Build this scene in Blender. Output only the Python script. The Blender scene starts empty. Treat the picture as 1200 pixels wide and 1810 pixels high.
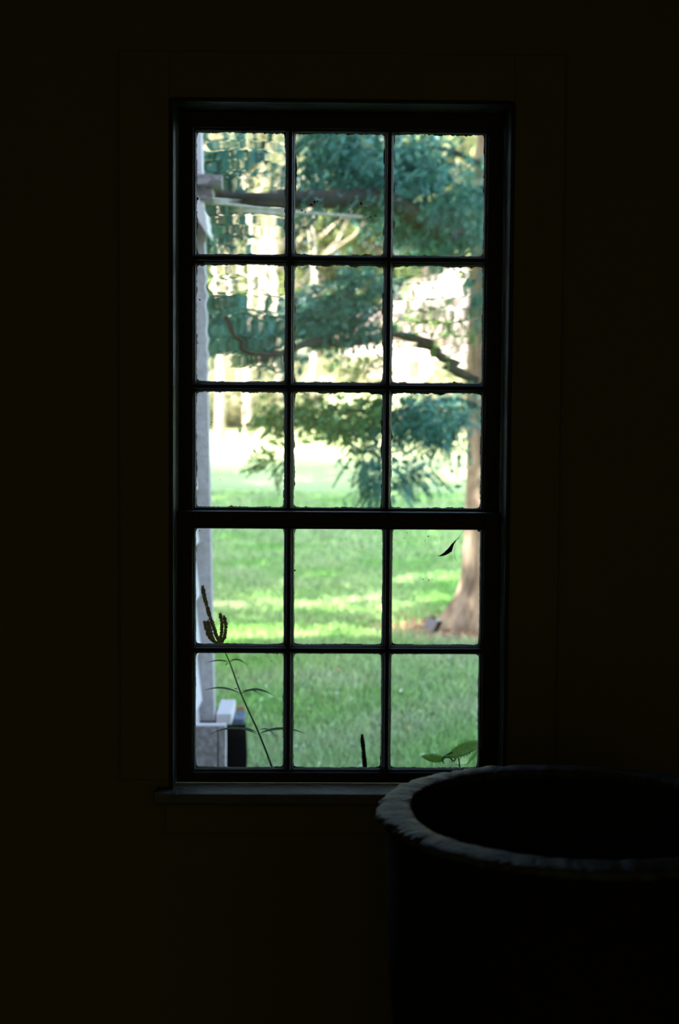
import bpy, math, random
import numpy as np
from math import radians, sin, cos, pi
from mathutils import Matrix, Vector

# ------------------------------------------------------------------ camera
SC = bpy.context.scene
COL = SC.collection
cam_d = bpy.data.cameras.new('camera')
cam = bpy.data.objects.new('camera', cam_d)
COL.objects.link(cam)
cam_d.sensor_fit = 'VERTICAL'
cam_d.sensor_height = 36.0
cam_d.sensor_width = 24.0
cam_d.lens = 50.0
cam_d.clip_start = 0.05
cam_d.clip_end = 600
EYE = Vector((0, 0, 1.6))
ROT = Matrix.Rotation(radians(-1), 4, 'Z') @ Matrix.Rotation(radians(90 - 3.4), 4, 'X') @ Matrix.Rotation(radians(0.4), 4, 'Z')
cam.matrix_world = Matrix.Translation(EYE) @ ROT
cam_d.dof.use_dof = True
cam_d.dof.focus_distance = 3.36
cam_d.dof.aperture_fstop = 3.4
SC.camera = cam
# ------------------------------------------------------------------ light
SUN_DIR = Vector((-0.62, -0.46, 0.64)).normalized()      # towards the sun: behind the house, to the left
world = bpy.data.worlds.new('world')
SC.world = world
world.use_nodes = True
wn = world.node_tree
wn.nodes.clear()
sky = wn.nodes.new('ShaderNodeTexSky')
sky.sky_type = 'NISHITA'
sky.sun_disc = False
sky.sun_elevation = math.asin(SUN_DIR.z)
sky.sun_rotation = math.atan2(SUN_DIR.x, SUN_DIR.y)
sky.dust_density = 3.0
sky.air_density = 1.0
sky.ozone_density = 1.0
bg = wn.nodes.new('ShaderNodeBackground')
bg.inputs['Strength'].default_value = 0.60
wo = wn.nodes.new('ShaderNodeOutputWorld')
wn.links.new(sky.outputs[0], bg.inputs[0])
wn.links.new(bg.outputs[0], wo.inputs[0])
sun_d = bpy.data.lights.new('sun', 'SUN')
sun_d.energy = 14.0
sun_d.angle = radians(0.6)
sun_d.color = (1.0, 0.90, 0.76)
sun = bpy.data.objects.new('sun', sun_d)
COL.objects.link(sun)
sun.rotation_euler = SUN_DIR.to_track_quat('Z', 'Y').to_euler()
# added fill lamp behind the camera, lifting the black of the room
amb_d = bpy.data.lights.new('back_room_daylight', 'AREA')
amb_d.shape = 'RECTANGLE'
amb_d.size = 3.6
amb_d.size_y = 2.0
amb_d.energy = 44.0
amb_d.color = (1.0, 0.97, 0.88)
amb = bpy.data.objects.new('back_room_daylight', amb_d)
COL.objects.link(amb)
amb.location = (0.3, -0.6, 1.4)
amb.rotation_euler = (radians(-90), 0, 0)      # shines back into the room, so only its bounce reaches the window wall
SC.view_settings.view_transform = 'Standard'
SC.view_settings.look = 'None'
SC.view_settings.exposure = 1.2
SC.view_settings.gamma = 1.0
SC.view_settings.use_curve_mapping = False
try:
    SC.cycles.use_denoising = True
    SC.cycles.sample_clamp_indirect = 4.0
    SC.cycles.caustics_refractive = True
    SC.cycles.max_bounces = 10
    SC.cycles.transmission_bounces = 8
except Exception:
    pass

# ------------------------------------------------------------------ helpers
RNG = np.random.default_rng(7)
F = 2513.9


def at(px, py, Y):
    """the point at depth Y (metres from the camera along the room) seen at pixel px, py of the photograph"""
    d = ROT.to_3x3() @ Vector(((px - 600) / F, -(py - 905) / F, -1))
    return EYE + d * (Y / d.y)


def mat(name, color, rough=0.8, noise=None, bump=0.0, bscale=40.0, spec=0.3, metallic=0.0, island=0.0, trans=0.0, stretch=1.0):
    """noise = (scale, colour2, contrast) mixes a second colour by 3D noise; island varies brightness per loose piece"""
    m = bpy.data.materials.new(name)
    m.use_nodes = True
    nt = m.node_tree
    p = nt.nodes['Principled BSDF']
    p.inputs['Roughness'].default_value = rough
    p.inputs['Metallic'].default_value = metallic
    p.inputs['Specular IOR Level'].default_value = spec
    L = nt.links.new
    tc = nt.nodes.new('ShaderNodeTexCoord')
    src = None
    vec = tc.outputs['Object']
    if stretch != 1.0:
        mp = nt.nodes.new('ShaderNodeMapping')
        mp.inputs['Scale'].default_value = (1, 1, stretch)
        L(vec, mp.inputs[0])
        vec = mp.outputs[0]
    c1 = nt.nodes.new('ShaderNodeRGB')
    c1.outputs[0].default_value = (*color, 1)
    src = c1.outputs[0]
    if noise:
        nz = nt.nodes.new('ShaderNodeTexNoise')
        nz.inputs['Scale'].default_value = noise[0]
        nz.inputs['Detail'].default_value = 5
        L(vec, nz.inputs['Vector'])
        rp = nt.nodes.new('ShaderNodeValToRGB')
        k = noise[2]
        rp.color_ramp.elements[0].position = 0.5 - k
        rp.color_ramp.elements[1].position = 0.5 + k
        L(nz.outputs[0], rp.inputs[0])
        mx = nt.nodes.new('ShaderNodeMix')
        mx.data_type = 'RGBA'
        L(rp.outputs[0], mx.inputs[0])
        L(src, mx.inputs[6])
        mx.inputs[7].default_value = (*noise[1], 1)
        src = mx.outputs[2]
    if island > 0:
        ge = nt.nodes.new('ShaderNodeNewGeometry')
        mr = nt.nodes.new('ShaderNodeMapRange')
        mr.inputs[3].default_value = 1 - island
        mr.inputs[4].default_value = 1 + island
        L(ge.outputs['Random Per Island'], mr.inputs[0])
        vm = nt.nodes.new('ShaderNodeVectorMath')
        vm.operation = 'SCALE'
        L(src, vm.inputs[0])
        L(mr.outputs[0], vm.inputs['Scale'])
        src = vm.outputs[0]
    L(src, p.inputs['Base Color'])
    if bump > 0:
        nb = nt.nodes.new('ShaderNodeTexNoise')
        nb.inputs['Scale'].default_value = bscale
        nb.inputs['Detail'].default_value = 6
        L(vec, nb.inputs['Vector'])
        bp = nt.nodes.new('ShaderNodeBump')
        bp.inputs['Strength'].default_value = bump
        bp.inputs['Distance'].default_value = 0.02
        L(nb.outputs[0], bp.inputs['Height'])
        L(bp.outputs[0], p.inputs['Normal'])
    if trans > 0:
        out = nt.nodes['Material Output']
        tr = nt.nodes.new('ShaderNodeBsdfTranslucent')
        L(src, tr.inputs[0])
        ms = nt.nodes.new('ShaderNodeMixShader')
        ms.inputs[0].default_value = trans
        L(p.outputs[0], ms.inputs[1])
        L(tr.outputs[0], ms.inputs[2])
        L(ms.outputs[0], out.inputs[0])
    return m


def tag(o, label=None, cat=None, group=None, kind=None):
    if label:
        o['label'] = label
    if cat:
        o['category'] = cat
    if group:
        o['group'] = group
    if kind:
        o['kind'] = kind
    return o


def empty(name, loc=(0, 0, 0), parent=None):
    o = bpy.data.objects.new(name, None)
    o.empty_display_size = 0.1
    o.location = loc
    COL.objects.link(o)
    if parent:
        o.parent = parent
    return o


class MB:
    def __init__(self):
        self.v = []
        self.f = []

    def add(self, vs, fs):
        b = len(self.v)
        self.v.extend([tuple(p) for p in vs])
        self.f.extend([tuple(i + b for i in f) for f in fs])
        return self

    def box(self, x0, x1, y0, y1, z0, z1, M=None):
        vs = [Vector(p) for p in ((x0, y0, z0), (x1, y0, z0), (x1, y1, z0), (x0, y1, z0), (x0, y0, z1), (x1, y0, z1), (x1, y1, z1), (x0, y1, z1))]
        if M:
            vs = [M @ p for p in vs]
        return self.add(vs, [(3, 2, 1, 0), (4, 5, 6, 7), (0, 1, 5, 4), (1, 2, 6, 5), (2, 3, 7, 6), (3, 0, 4, 7)])

    def tube(self, pts, radii, n=8, cap=True, wob=0.0, flat=None):
        pts = [Vector(p) for p in pts]
        rings = []
        ref = Vector((0, 0, 1))
        vs = []
        for i, p in enumerate(pts):
            a = pts[max(i - 1, 0)]
            b = pts[min(i + 1, len(pts) - 1)]
            t = (b - a).normalized()
            if abs(t.dot(ref)) > 0.95:
                r_ = Vector((1, 0, 0))
            else:
                r_ = ref
            u = t.cross(r_).normalized()
            w = u.cross(t).normalized()
            r = radii[i] if hasattr(radii, '__len__') else radii
            for k in range(n):
                an = 2 * pi * k / n
                rr = r * (1 + wob * RNG.uniform(-1, 1))
                vs.append(p + u * cos(an) * rr + w * sin(an) * rr * (flat or 1))
        fs = []
        for i in range(len(pts) - 1):
            for k in range(n):
                a = i * n + k
                b = i * n + (k + 1) % n
                fs.append((a, b, b + n, a + n))
        if cap:
            fs.append(tuple(range(n))[::-1])
            fs.append(tuple((len(pts) - 1) * n + k for k in range(n)))
        return self.add(vs, fs)

    def extrude(self, prof, axis, a0, a1, origin):
        """prof: list of (s, y) in the plane across the bar; axis 'x' or 'z' is the bar's direction"""
        vs = []
        for a in (a0, a1):
            for s, y in prof:
                if axis == 'z':
                    vs.append((origin[0] + s, origin[1] + y, a))
                else:
                    vs.append((a, origin[1] + y, origin[2] + s))
        n = len(prof)
        fs = [(i, (i + 1) % n, n + (i + 1) % n, n + i) for i in range(n)]
        fs.append(tuple(range(n))[::-1])
        fs.append(tuple(range(n, 2 * n)))
        return self.add(vs, fs)

    def build(self, name, m, parent=None, smooth=False, bevel=0.0, sub=0):
        me = bpy.data.meshes.new(name)
        me.from_pydata(self.v, [], self.f)
        me.update()
        return finish(name, me, m, parent, smooth, bevel)


def finish(name, me, m, parent=None, smooth=False, bevel=0.0):
    if m is not None:
        for mm in (m if isinstance(m, (list, tuple)) else [m]):
            me.materials.append(mm)
    if smooth:
        me.polygons.foreach_set('use_smooth', [True] * len(me.polygons))
    o = bpy.data.objects.new(name, me)
    COL.objects.link(o)
    if parent:
        o.parent = parent
    if bevel > 0:
        b = o.modifiers.new('bevel', 'BEVEL')
        b.width = bevel
        b.segments = 2
        b.limit_method = 'ANGLE'
    return o


def np_mesh(name, V, Fa, m, parent=None, smooth=False):
    """V (n,3) float, Fa (k,3 or 4) int"""
    me = bpy.data.meshes.new(name)
    V = np.asarray(V, dtype=np.float32)
    Fa = np.asarray(Fa, dtype=np.int32)
    k = Fa.shape[1]
    me.vertices.add(len(V))
    me.vertices.foreach_set('co', V.ravel())
    me.loops.add(Fa.size)
    me.loops.foreach_set('vertex_index', Fa.ravel())
    me.polygons.add(len(Fa))
    me.polygons.foreach_set('loop_start', np.arange(0, Fa.size, k, dtype=np.int32))
    me.polygons.foreach_set('loop_total', np.full(len(Fa), k, dtype=np.int32))
    me.update(calc_edges=True)
    return finish(name, me, m, parent, smooth)


def scatter(tv, tf, pos, rots, scales):
    """template verts tv (n,3), faces tf; placed m times with rotation matrices rots (m,3,3)"""
    m = len(pos)
    V = np.einsum('mij,nj->mni', rots, tv) * scales[:, None, None] + pos[:, None, :]
    Fa = tf[None] + (np.arange(m) * len(tv))[:, None, None]
    return V.reshape(-1, 3), Fa.reshape(-1, tf.shape[1])


def rot_frames(d, roll):
    """rotation matrices taking +x onto directions d (m,3), rolled by roll"""
    d = d / np.linalg.norm(d, axis=1, keepdims=True)
    up = np.tile(np.array([0, 0, 1.0]), (len(d), 1))
    bad = np.abs(d[:, 2]) > 0.97
    up[bad] = (1, 0, 0)
    s = np.cross(up, d)
    s /= np.linalg.norm(s, axis=1, keepdims=True)
    u = np.cross(d, s)
    c, sn = np.cos(roll)[:, None], np.sin(roll)[:, None]
    s2 = s * c + u * sn
    u2 = -s * sn + u * c
    return np.stack([d, s2, u2], axis=2)


def gz(y):
    """height of the ground outside at distance y"""
    y = np.asarray(y, dtype=float)
    return -0.3 + 4.1 * np.clip((y - 22) / 63, 0, None) ** 1.3


def gzf(y):
    return float(gz(y))


# ------------------------------------------------------------------ materials
M = {}
M['wall'] = mat('wall_plaster', (0.16, 0.139, 0.058), 0.95, bump=0.1, spec=0.05, bscale=30)
M['wood_dark'] = mat('dark_paint', (0.030, 0.028, 0.020), 0.6, noise=(25, (0.02, 0.018, 0.012), 0.3), bump=0.12, bscale=60, spec=0.2)
M['stool'] = mat('stool_paint', (0.12, 0.128, 0.115), 0.6, noise=(18, (0.08, 0.088, 0.078), 0.25), bump=0.2, bscale=50, spec=0.35)
M['putty'] = mat('old_putty', (0.05, 0.04, 0.026), 0.9, bump=0.4, bscale=120)
M['floor'] = mat('floor_boards', (0.05, 0.038, 0.018), 0.8, noise=(6, (0.035, 0.028, 0.014), 0.3))
M['white'] = mat('white_paint', (0.62, 0.57, 0.57), 0.7, noise=(14, (0.52, 0.48, 0.48), 0.3), bump=0.15, bscale=60)
M['white_worn'] = mat('worn_white_paint', (0.30, 0.27, 0.27), 0.85, noise=(35, (0.19, 0.165, 0.16), 0.12), bump=0.4, bscale=70)
M['white_aged'] = mat('aged_white_paint', (0.46, 0.43, 0.43), 0.85, noise=(35, (0.36, 0.335, 0.33), 0.15), bump=0.3, bscale=70)  # white paint greyed for the weaker light on the corner post's face
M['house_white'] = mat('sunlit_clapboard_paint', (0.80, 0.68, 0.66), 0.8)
M['house_grey'] = mat('pinkish_grey_clapboard', (0.28, 0.22, 0.23), 0.85)  # clapboard darkened and greyed to stand for shade on the taller block
M['roof'] = mat('roof_shingles', (0.20, 0.15, 0.14), 0.9, bump=0.4, bscale=10)
M['black'] = mat('black_plastic', (0.004, 0.004, 0.004), 1.0, spec=0.0)
M['bluegrey'] = mat('blue_grey_lid', (0.11, 0.14, 0.20), 0.6, noise=(40, (0.07, 0.09, 0.13), 0.2))
M['tan'] = mat('tan_wood', (0.35, 0.24, 0.10), 0.8)
M['rust'] = mat('rusty_edge', (0.09, 0.035, 0.02), 0.9)
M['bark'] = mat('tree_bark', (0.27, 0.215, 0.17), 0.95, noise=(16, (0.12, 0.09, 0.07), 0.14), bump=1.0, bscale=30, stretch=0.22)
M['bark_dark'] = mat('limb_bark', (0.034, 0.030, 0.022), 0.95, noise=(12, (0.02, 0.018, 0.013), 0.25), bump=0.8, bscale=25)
M['bare_wood'] = mat('bare_wood', (0.34, 0.34, 0.28), 0.9, noise=(30, (0.2, 0.19, 0.14), 0.2), bump=0.5, bscale=40)  # pale tone standing for light on the underside of the limb
M['needles'] = mat('conifer_needles', (0.038, 0.125, 0.092), 0.6, noise=(1.6, (0.062, 0.190, 0.165), 0.15), island=0.55, trans=0.22)
M['needles_low'] = mat('conifer_needles_low', (0.055, 0.15, 0.06), 0.6, noise=(2.5, (0.11, 0.19, 0.05), 0.15), island=0.6, trans=0.3)
M['leaf_a'] = mat('sunlit_leaves_a', (0.22, 0.26, 0.11), 0.7, noise=(0.5, (0.09, 0.14, 0.05), 0.10), island=0.75, trans=0.35)
M['leaf_b'] = mat('sunlit_leaves_b', (0.40, 0.38, 0.26), 0.7, noise=(0.4, (0.16, 0.20, 0.09), 0.10), island=0.7, trans=0.35)
M['birch'] = mat('pale_bark', (0.50, 0.44, 0.36), 0.9, noise=(3, (0.25, 0.2, 0.16), 0.1))
M['plant_dark'] = mat('weed_green', (0.018, 0.045, 0.014), 0.7, trans=0.25)
M['plant_brown'] = mat('seed_spike', (0.016, 0.016, 0.006), 0.9, island=0.5, spec=0.05)
M['leaf_big'] = mat('broad_leaf', (0.20, 0.38, 0.07), 0.4, noise=(60, (0.30, 0.46, 0.14), 0.2), trans=0.5)
M['dead_leaf'] = mat('dead_leaf', (0.02, 0.012, 0.006), 0.9, trans=0.1)
M['litter'] = mat('fallen_leaves', (0.42, 0.27, 0.17), 0.85, island=0.7, trans=0.2)
M['vat_out'] = mat('vat_iron', (0.008, 0.008, 0.006), 0.9, bump=0.3, bscale=20)
M['clover'] = mat('clover_flower', (0.5, 0.6, 0.52), 0.8, island=0.3)
M['grass'] = mat('grass_blades', (0.165, 0.385, 0.085), 0.55, noise=(0.9, (0.34, 0.43, 0.24), 0.2), island=0.6, trans=0.22)
M['grey_box'] = mat('grey_metal_face', (0.12, 0.115, 0.15), 0.7)

# rim: worn mottled surface
m = mat('vat_rim', (0.050, 0.066, 0.092), 0.42, noise=(30, (0.040, 0.034, 0.026), 0.10), bump=0.35, bscale=80, spec=0.15, metallic=0.0)
M['rim'] = m
m = mat('glass', (1, 1, 1), 0.0)
nt = m.node_tree
g = nt.nodes.new('ShaderNodeBsdfGlass')
g.inputs['Roughness'].default_value = 0.0
g.inputs['IOR'].default_value = 1.5
g.inputs['Color'].default_value = (0.985, 0.995, 0.985, 1)
nt.links.new(g.outputs[0], nt.nodes['Material Output'].inputs[0])
M['glass'] = m


def lawn_material():
    m = bpy.data.materials.new('lawn_ground')
    m.use_nodes = True
    nt = m.node_tree
    L = nt.links.new
    p = nt.nodes['Principled BSDF']
    p.inputs['Roughness'].default_value = 0.9
    p.inputs['Specular IOR Level'].default_value = 0.1
    tc = nt.nodes.new('ShaderNodeTexCoord')

    def noise(scale, det=5, w=None):
        n = nt.nodes.new('ShaderNodeTexNoise')
        n.inputs['Scale'].default_value = scale
        n.inputs['Detail'].default_value = det
        L(tc.outputs['Object'], n.inputs['Vector'])
        return n

    def ramp(src, a, b):
        r = nt.nodes.new('ShaderNodeValToRGB')
        r.color_ramp.elements[0].position = a
        r.color_ramp.elements[1].position = b
        L(src, r.inputs[0])
        return r.outputs[0]

    def mix(f, a, b):
        x = nt.nodes.new('ShaderNodeMix')
        x.data_type = 'RGBA'
        if isinstance(f, float):
            x.inputs[0].default_value = f
        else:
            L(f, x.inputs[0])
        for i, c in ((6, a), (7, b)):
            if isinstance(c, tuple):
                x.inputs[i].default_value = (*c, 1)
            else:
                L(c, x.inputs[i])
        return x.outputs[2]
    base = mix(ramp(noise(0.35).outputs[0], 0.4, 0.62), (0.20, 0.34, 0.12), (0.27, 0.40, 0.19))
    base = mix(ramp(noise(14).outputs[0], 0.42, 0.62), base, (0.13, 0.28, 0.08))
    # far meadow paled towards straw, putting the overexposed sunlight into its colour
    sp = nt.nodes.new('ShaderNodeSeparateXYZ')
    L(tc.outputs['Object'], sp.inputs[0])
    mr = nt.nodes.new('ShaderNodeMapRange')
    mr.inputs[1].default_value = 26
    mr.inputs[2].default_value = 46
    L(sp.outputs[1], mr.inputs[0])
    base = mix(mr.outputs[0], base, mix(ramp(noise(0.25).outputs[0], 0.35, 0.6), (0.42, 0.42, 0.24), (0.30, 0.38, 0.17)))
    # bare earth round the foot of the tree
    vd = nt.nodes.new('ShaderNodeVectorMath')
    vd.operation = 'DISTANCE'
    L(tc.outputs['Object'], vd.inputs[0])
    vd.inputs[1].default_value = (1.45, 13.3, -0.3)
    ad = nt.nodes.new('ShaderNodeMath')
    ad.operation = 'MULTIPLY_ADD'
    L(noise(2.5).outputs[0], ad.inputs[0])
    ad.inputs[1].default_value = 1.3
    L(vd.outputs['Value'], ad.inputs[2])
    mr2 = nt.nodes.new('ShaderNodeMapRange')
    mr2.inputs[1].default_value = 1.35
    mr2.inputs[2].default_value = 1.95
    mr2.inputs[3].default_value = 1
    mr2.inputs[4].default_value = 0
    L(ad.outputs[0], mr2.inputs[0])
    base = mix(mr2.outputs[0], base, mix(ramp(noise(20).outputs[0], 0.4, 0.6), (0.30, 0.19, 0.12), (0.20, 0.13, 0.08)))
    L(base, p.inputs['Base Color'])
    bp = nt.nodes.new('ShaderNodeBump')
    bp.inputs['Strength'].default_value = 0.6
    bp.inputs['Distance'].default_value = 0.05
    L(noise(20).outputs[0], bp.inputs['Height'])
    L(bp.outputs[0], p.inputs['Normal'])
    return m


M['lawn'] = lawn_material()

# ------------------------------------------------------------------ room shell
XL, XR, YB, YF, ZC = -2.3, 2.9, -2.6, 3.27, 2.75
YO = 3.43                                     # outside face of the front wall
OX0, OX1, OZ0, OZ1 = -0.335, 0.450, 0.745, 2.340


def struct(name, mb, m, **k):
    return tag(mb.build(name, m, **k), kind='structure')


struct('floor', MB().box(XL - .2, XR + .2, YB - .2, YO, -0.12, 0.0), M['floor'])
struct('ceiling', MB().box(XL - .2, XR + .2, YB - .2, YO, ZC, ZC + .12), M['wall'])
struct('wall_left', MB().box(XL - .2, XL, YB, YF, 0, ZC), M['wall'])
struct('wall_right', MB().box(XR, XR + .2, YB, YF, 0, ZC), M['wall'])
struct('wall_back', MB().box(XL - .2, XR + .2, YB - .2, YB, 0, ZC), M['wall'])
w = MB()
w.box(XL - .2, OX0, YF, YO, 0, ZC).box(OX1, XR + .2, YF, YO, 0, ZC)
w.box(OX0, OX1, YF, YO, 0, OZ0).box(OX0, OX1, YF, YO, OZ1, ZC)
struct('wall_front', w, M['wall'])
r = MB()
r.add([(-6, YB - .4, 2.9), (6.5, YB - .4, 2.9), (6.5, YO + .25, 3.1), (-6, YO + .25, 3.1), (-6, .4, 6.2), (6.5, .4, 6.2)],
      [(0, 1, 5, 4), (2, 3, 4, 5), (0, 4, 3), (1, 2, 5), (3, 2, 1, 0)])
struct('roof', r, M['roof'])  # unseen roof, built so that the house casts its shadow on the lawn

# ------------------------------------------------------------------ window
win = tag(empty('window_1', (0.06, 3.3, 0.76)), 'tall small-paned sash window with dark muntins, five rows of three panes', 'window', kind='structure')


def W(o):
    o.matrix_parent_inverse = Matrix.Translation(-Vector(win.location))
    return o


def under(o, parent):
    o.parent = parent
    return o


def wpart(name, mb, m, **k):
    o = mb.build(name, m, win, **k)
    return W(o)


# jamb lining, stops, casing, stool
mb = MB()
mb.box(OX0, OX0 + .012, YF - .005, YO, OZ0, OZ1).box(OX1 - .012, OX1, YF - .005, YO, OZ0, OZ1).box(OX0 + .012, OX1 - .012, YF - .005, YO, OZ1 - .012, OZ1)
wpart('jamb', mb, M['wood_dark'])
for nm, b in (('casing', (OX0 - .11, OX0 + .004, .785, OZ1 + .10)), ('casing', (OX1 - .004, OX1 + .11, .785, OZ1 + .10))):
    wpart(nm, MB().box(b[0], b[1], YF - .020, YF, b[2], b[3]), M['wall'], bevel=.002)
wpart('casing', MB().box(OX0 + .004, OX1 - .004, YF - .020, YF, OZ1 - .004, OZ1 + .10), M['wall'], bevel=.002)
for b in ((-.333, -.3225, 3.245, 3.298, .764, 2.335), (.4375, .448, 3.245, 3.298, .764, 2.335), (-.3225, .4375, 3.245, 3.298, 2.3285, 2.338)):
    wpart('stop_bead', MB().box(*b), M['wood_dark'], bevel=.0025)
mb = MB()
mb.box(-.365, .480, 3.205, 3.315, .738, .763)
wpart('stool', mb, M['stool'], bevel=.005)
wpart('apron', MB().box(-.34, .455, 3.248, 3.268, .66, .737), M['wall'], bevel=.002)
mb = MB()
mb.add([(-.40, 3.34, .742), (.52, 3.34, .742), (.52, 3.50, .722), (-.40, 3.50, .722), (-.40, 3.34, .700), (.52, 3.34, .700), (.52, 3.50, .690), (-.40, 3.50, .690)],
       [(0, 1, 2, 3), (7, 6, 5, 4), (0, 4, 5, 1), (1, 5, 6, 2), (2, 6, 7, 3), (3, 7, 4, 0)])
wpart('outer_sill', mb, M['white_worn'])
for b in ((-.44, -.335, YO, YO + .03, .69, 2.42), (.45, .555, YO, YO + .03, .69, 2.42), (-.335, .45, YO, YO + .03, 2.33, 2.42)):
    wpart('outer_casing', MB().box(*b), M['white'])

SX0, SX1 = -.3205, .4355


def sash(name, y0, zt, zb, toprail, botrail, rows, cols, panes_px):
    """y0: room side face; 40 mm deep. rows: (z_top, z_bottom) of each pane"""
    y1 = y0 + .040
    yg = y0 + .028
    mb = MB()
    xl, xr = cols[0][0], cols[-1][1]
    mb.box(SX0, xl - .006, y0, y1, zb, zt).box(xr + .006, SX1, y0, y1, zb, zt)
    mb.box(xl - .006, xr + .006, y0, y1, rows[0][0] + .006, zt)
    mb.box(xl - .006, xr + .006, y0, y1, zb, rows[-1][1] - .006)
    s = wpart(name, mb, M['wood_dark'], bevel=.0015)
    tag(s, label='%s of the window' % name.replace('_', ' '))

    def sub(nm, mb, m, **k):
        o = mb.build(nm, m, s, **k)
        return o
    # moulded edge round the inside of the frame (sticking)
    prof = [(0, 0), (.004, 0), (.004, .006), (.008, .009), (.010, .016), (.010, .022), (0, .022)]
    zr0, zr1 = rows[-1][1], rows[0][0]
    for sgn, x in ((1, xl - .009), (-1, xr + .009)):
        mb = MB()
        mb.extrude([(p * sgn, q + .002) for p, q in prof], 'z', zr0 - .008, zr1 + .008, (x, y0, 0))
        sub('moulding', mb, M['wood_dark'])
    for sgn, z in ((1, zr0 - .009), (-1, zr1 + .009)):
        mb = MB()
        mb.extrude([(p * sgn, q + .002) for p, q in prof], 'x', xl - .008, xr + .008, (0, y0, z))
        sub('moulding', mb, M['wood_dark'])
    # muntins: narrow nose towards the room, stepping out to the glass
    for i in range(len(cols) - 1):
        a, b = cols[i][1], cols[i + 1][0]
        c, h = (a + b) / 2, (b - a) / 2
        pr = [(-.0045, .003), (.0045, .003), (.0055, .010), (h - .002, .016), (h, .026), (.004, .027), (.004, .038), (-.004, .038), (-.004, .027), (-h, .026), (-h + .002, .016), (-.0055, .010)]
        mb = MB()
        mb.extrude(pr, 'z', zr0, zr1, (c, y0, 0))
        sub('muntin', mb, M['wood_dark'])
    for i in range(len(rows) - 1):
        a, b = rows[i + 1][0], rows[i][1]
        c, h = (a + b) / 2, (b - a) / 2
        pr = [(-.0045, .004), (.0045, .004), (.0055, .011), (h - .002, .017), (h, .026), (.004, .027), (.004, .037), (-.004, .037), (-.004, .027), (-h, .026), (-h + .002, .017), (-.0055, .011)]
        for j in range(len(cols)):
            mb = MB()
            mb.extrude(pr, 'x', cols[j][0] - .006, cols[j][1] + .006, (0, y0, c))
            sub('muntin', mb, M['wood_dark'])
    # panes and putty
    for ri, (zt_, zb_) in enumerate(rows):
        for ci, (x0, x1) in enumerate(cols):
            wav = panes_px[ri][ci]
            o = pane(x0 - .003, x1 + .003, zb_ - .003, zt_ + .003, yg, wav, 17 * ri + ci + int(100 * y0))
            o.parent = s
            sub('putty', putty(x0, x1, zb_, zt_, yg + .0034, 31 * ri + ci + int(y0 * 1000), name == 'upper_sash'), M['putty'])
    return s


def pane(x0, x1, z0, z1, y, wav, seed):
    rg = np.random.default_rng(seed)
    fine = wav > 1.5
    nx, nz = (44, 110) if fine else (22, 28)
    xs = np.linspace(x0, x1, nx)
    zs = np.linspace(z0, z1, nz)
    X, Z = np.meshgrid(xs, zs)
    D = np.zeros_like(X)
    u, v = X - x0, Z - z0
    comps = [(rg.uniform(.05, .16), rg.uniform(.03, .10), rg.uniform(.4, 1)) for _ in range(4)]
    for lx, lz, a in comps:
        D += a * .7e-3 * lz / (2 * pi) * np.sin(2 * pi * (u / lx * rg.choice([-1, 1]) * .5 + v / lz) + rg.uniform(0, 6.3)) * (.5 if fine else wav)
    if fine:
        for _ in range(4):      # reamy bands across the pane
            lz = rg.uniform(.014, .060)
            D += wav * rg.uniform(1.2e-3, 2.3e-3) * lz / (2 * pi) * np.sin(2 * pi * (v / lz + .25 * np.sin(u * rg.uniform(8, 20) + rg.uniform(0, 6)) + u * rg.uniform(-2, 2)) + rg.uniform(0, 6.3)) * (0.55 + .45 * np.sin(v * rg.uniform(20, 50) + rg.uniform(0, 6)))
        for _ in range(2):
            lx = rg.uniform(.012, .03)
            D += wav * .22e-3 * lx / (2 * pi) * np.sin(2 * pi * (u / lx) + 2 * np.sin(v * 22) + rg.uniform(0, 6.3))
    if fine and x0 < -.2:      # calm along the outer edge of the sash
        e = np.clip((u - .018) / .03, 0, 1)
        D *= e * e * (3 - 2 * e)
    V1 = np.stack([X, np.full_like(X, y) + D, Z], -1).reshape(-1, 3)
    V2 = np.stack([X, np.full_like(X, y + .0026), Z], -1).reshape(-1, 3)
    n = nx * nz
    idx = np.arange(n).reshape(nz, nx)
    q = np.stack([idx[:-1, :-1], idx[:-1, 1:], idx[1:, 1:], idx[1:, :-1]], -1).reshape(-1, 4)
    back = q[:, ::-1] + n
    V = np.vstack([V1, V2])
    Fc = [q, back]
    for line, flip in ((idx[0], False), (idx[-1], True), (idx[:, 0], True), (idx[:, -1], False)):
        e = np.stack([line[:-1], line[:-1] + n, line[1:] + n, line[1:]], -1)
        if flip:
            e = e[:, ::-1]
        Fc.append(e)
    o = np_mesh('pane', V, np.vstack(Fc), M['glass'])
    sm = np.ones(len(o.data.polygons), dtype=bool)
    sm[2 * len(q):] = False
    o.data.polygons.foreach_set('use_smooth', sm)
    # keep the rim hard so that the faces refract true
    es = len(o.data.edges)
    ev = np.empty(es * 2, dtype=np.int32)
    o.data.edges.foreach_get('vertices', ev)
    ev = ev.reshape(-1, 2)
    b = np.zeros(2 * n, dtype=bool)
    for line in (idx[0], idx[-1], idx[:, 0], idx[:, -1]):
        b[line] = True
        b[line + n] = True
    onb = b[ev[:, 0]] & b[ev[:, 1]] & ((ev[:, 0] < n) == (ev[:, 1] < n)) & (np.abs(ev[:, 0] - ev[:, 1]) <= nx)
    at_ = o.data.attributes.new('sharp_edge', 'BOOLEAN', 'EDGE')
    at_.data.foreach_set('value', onb)
    return o


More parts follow.
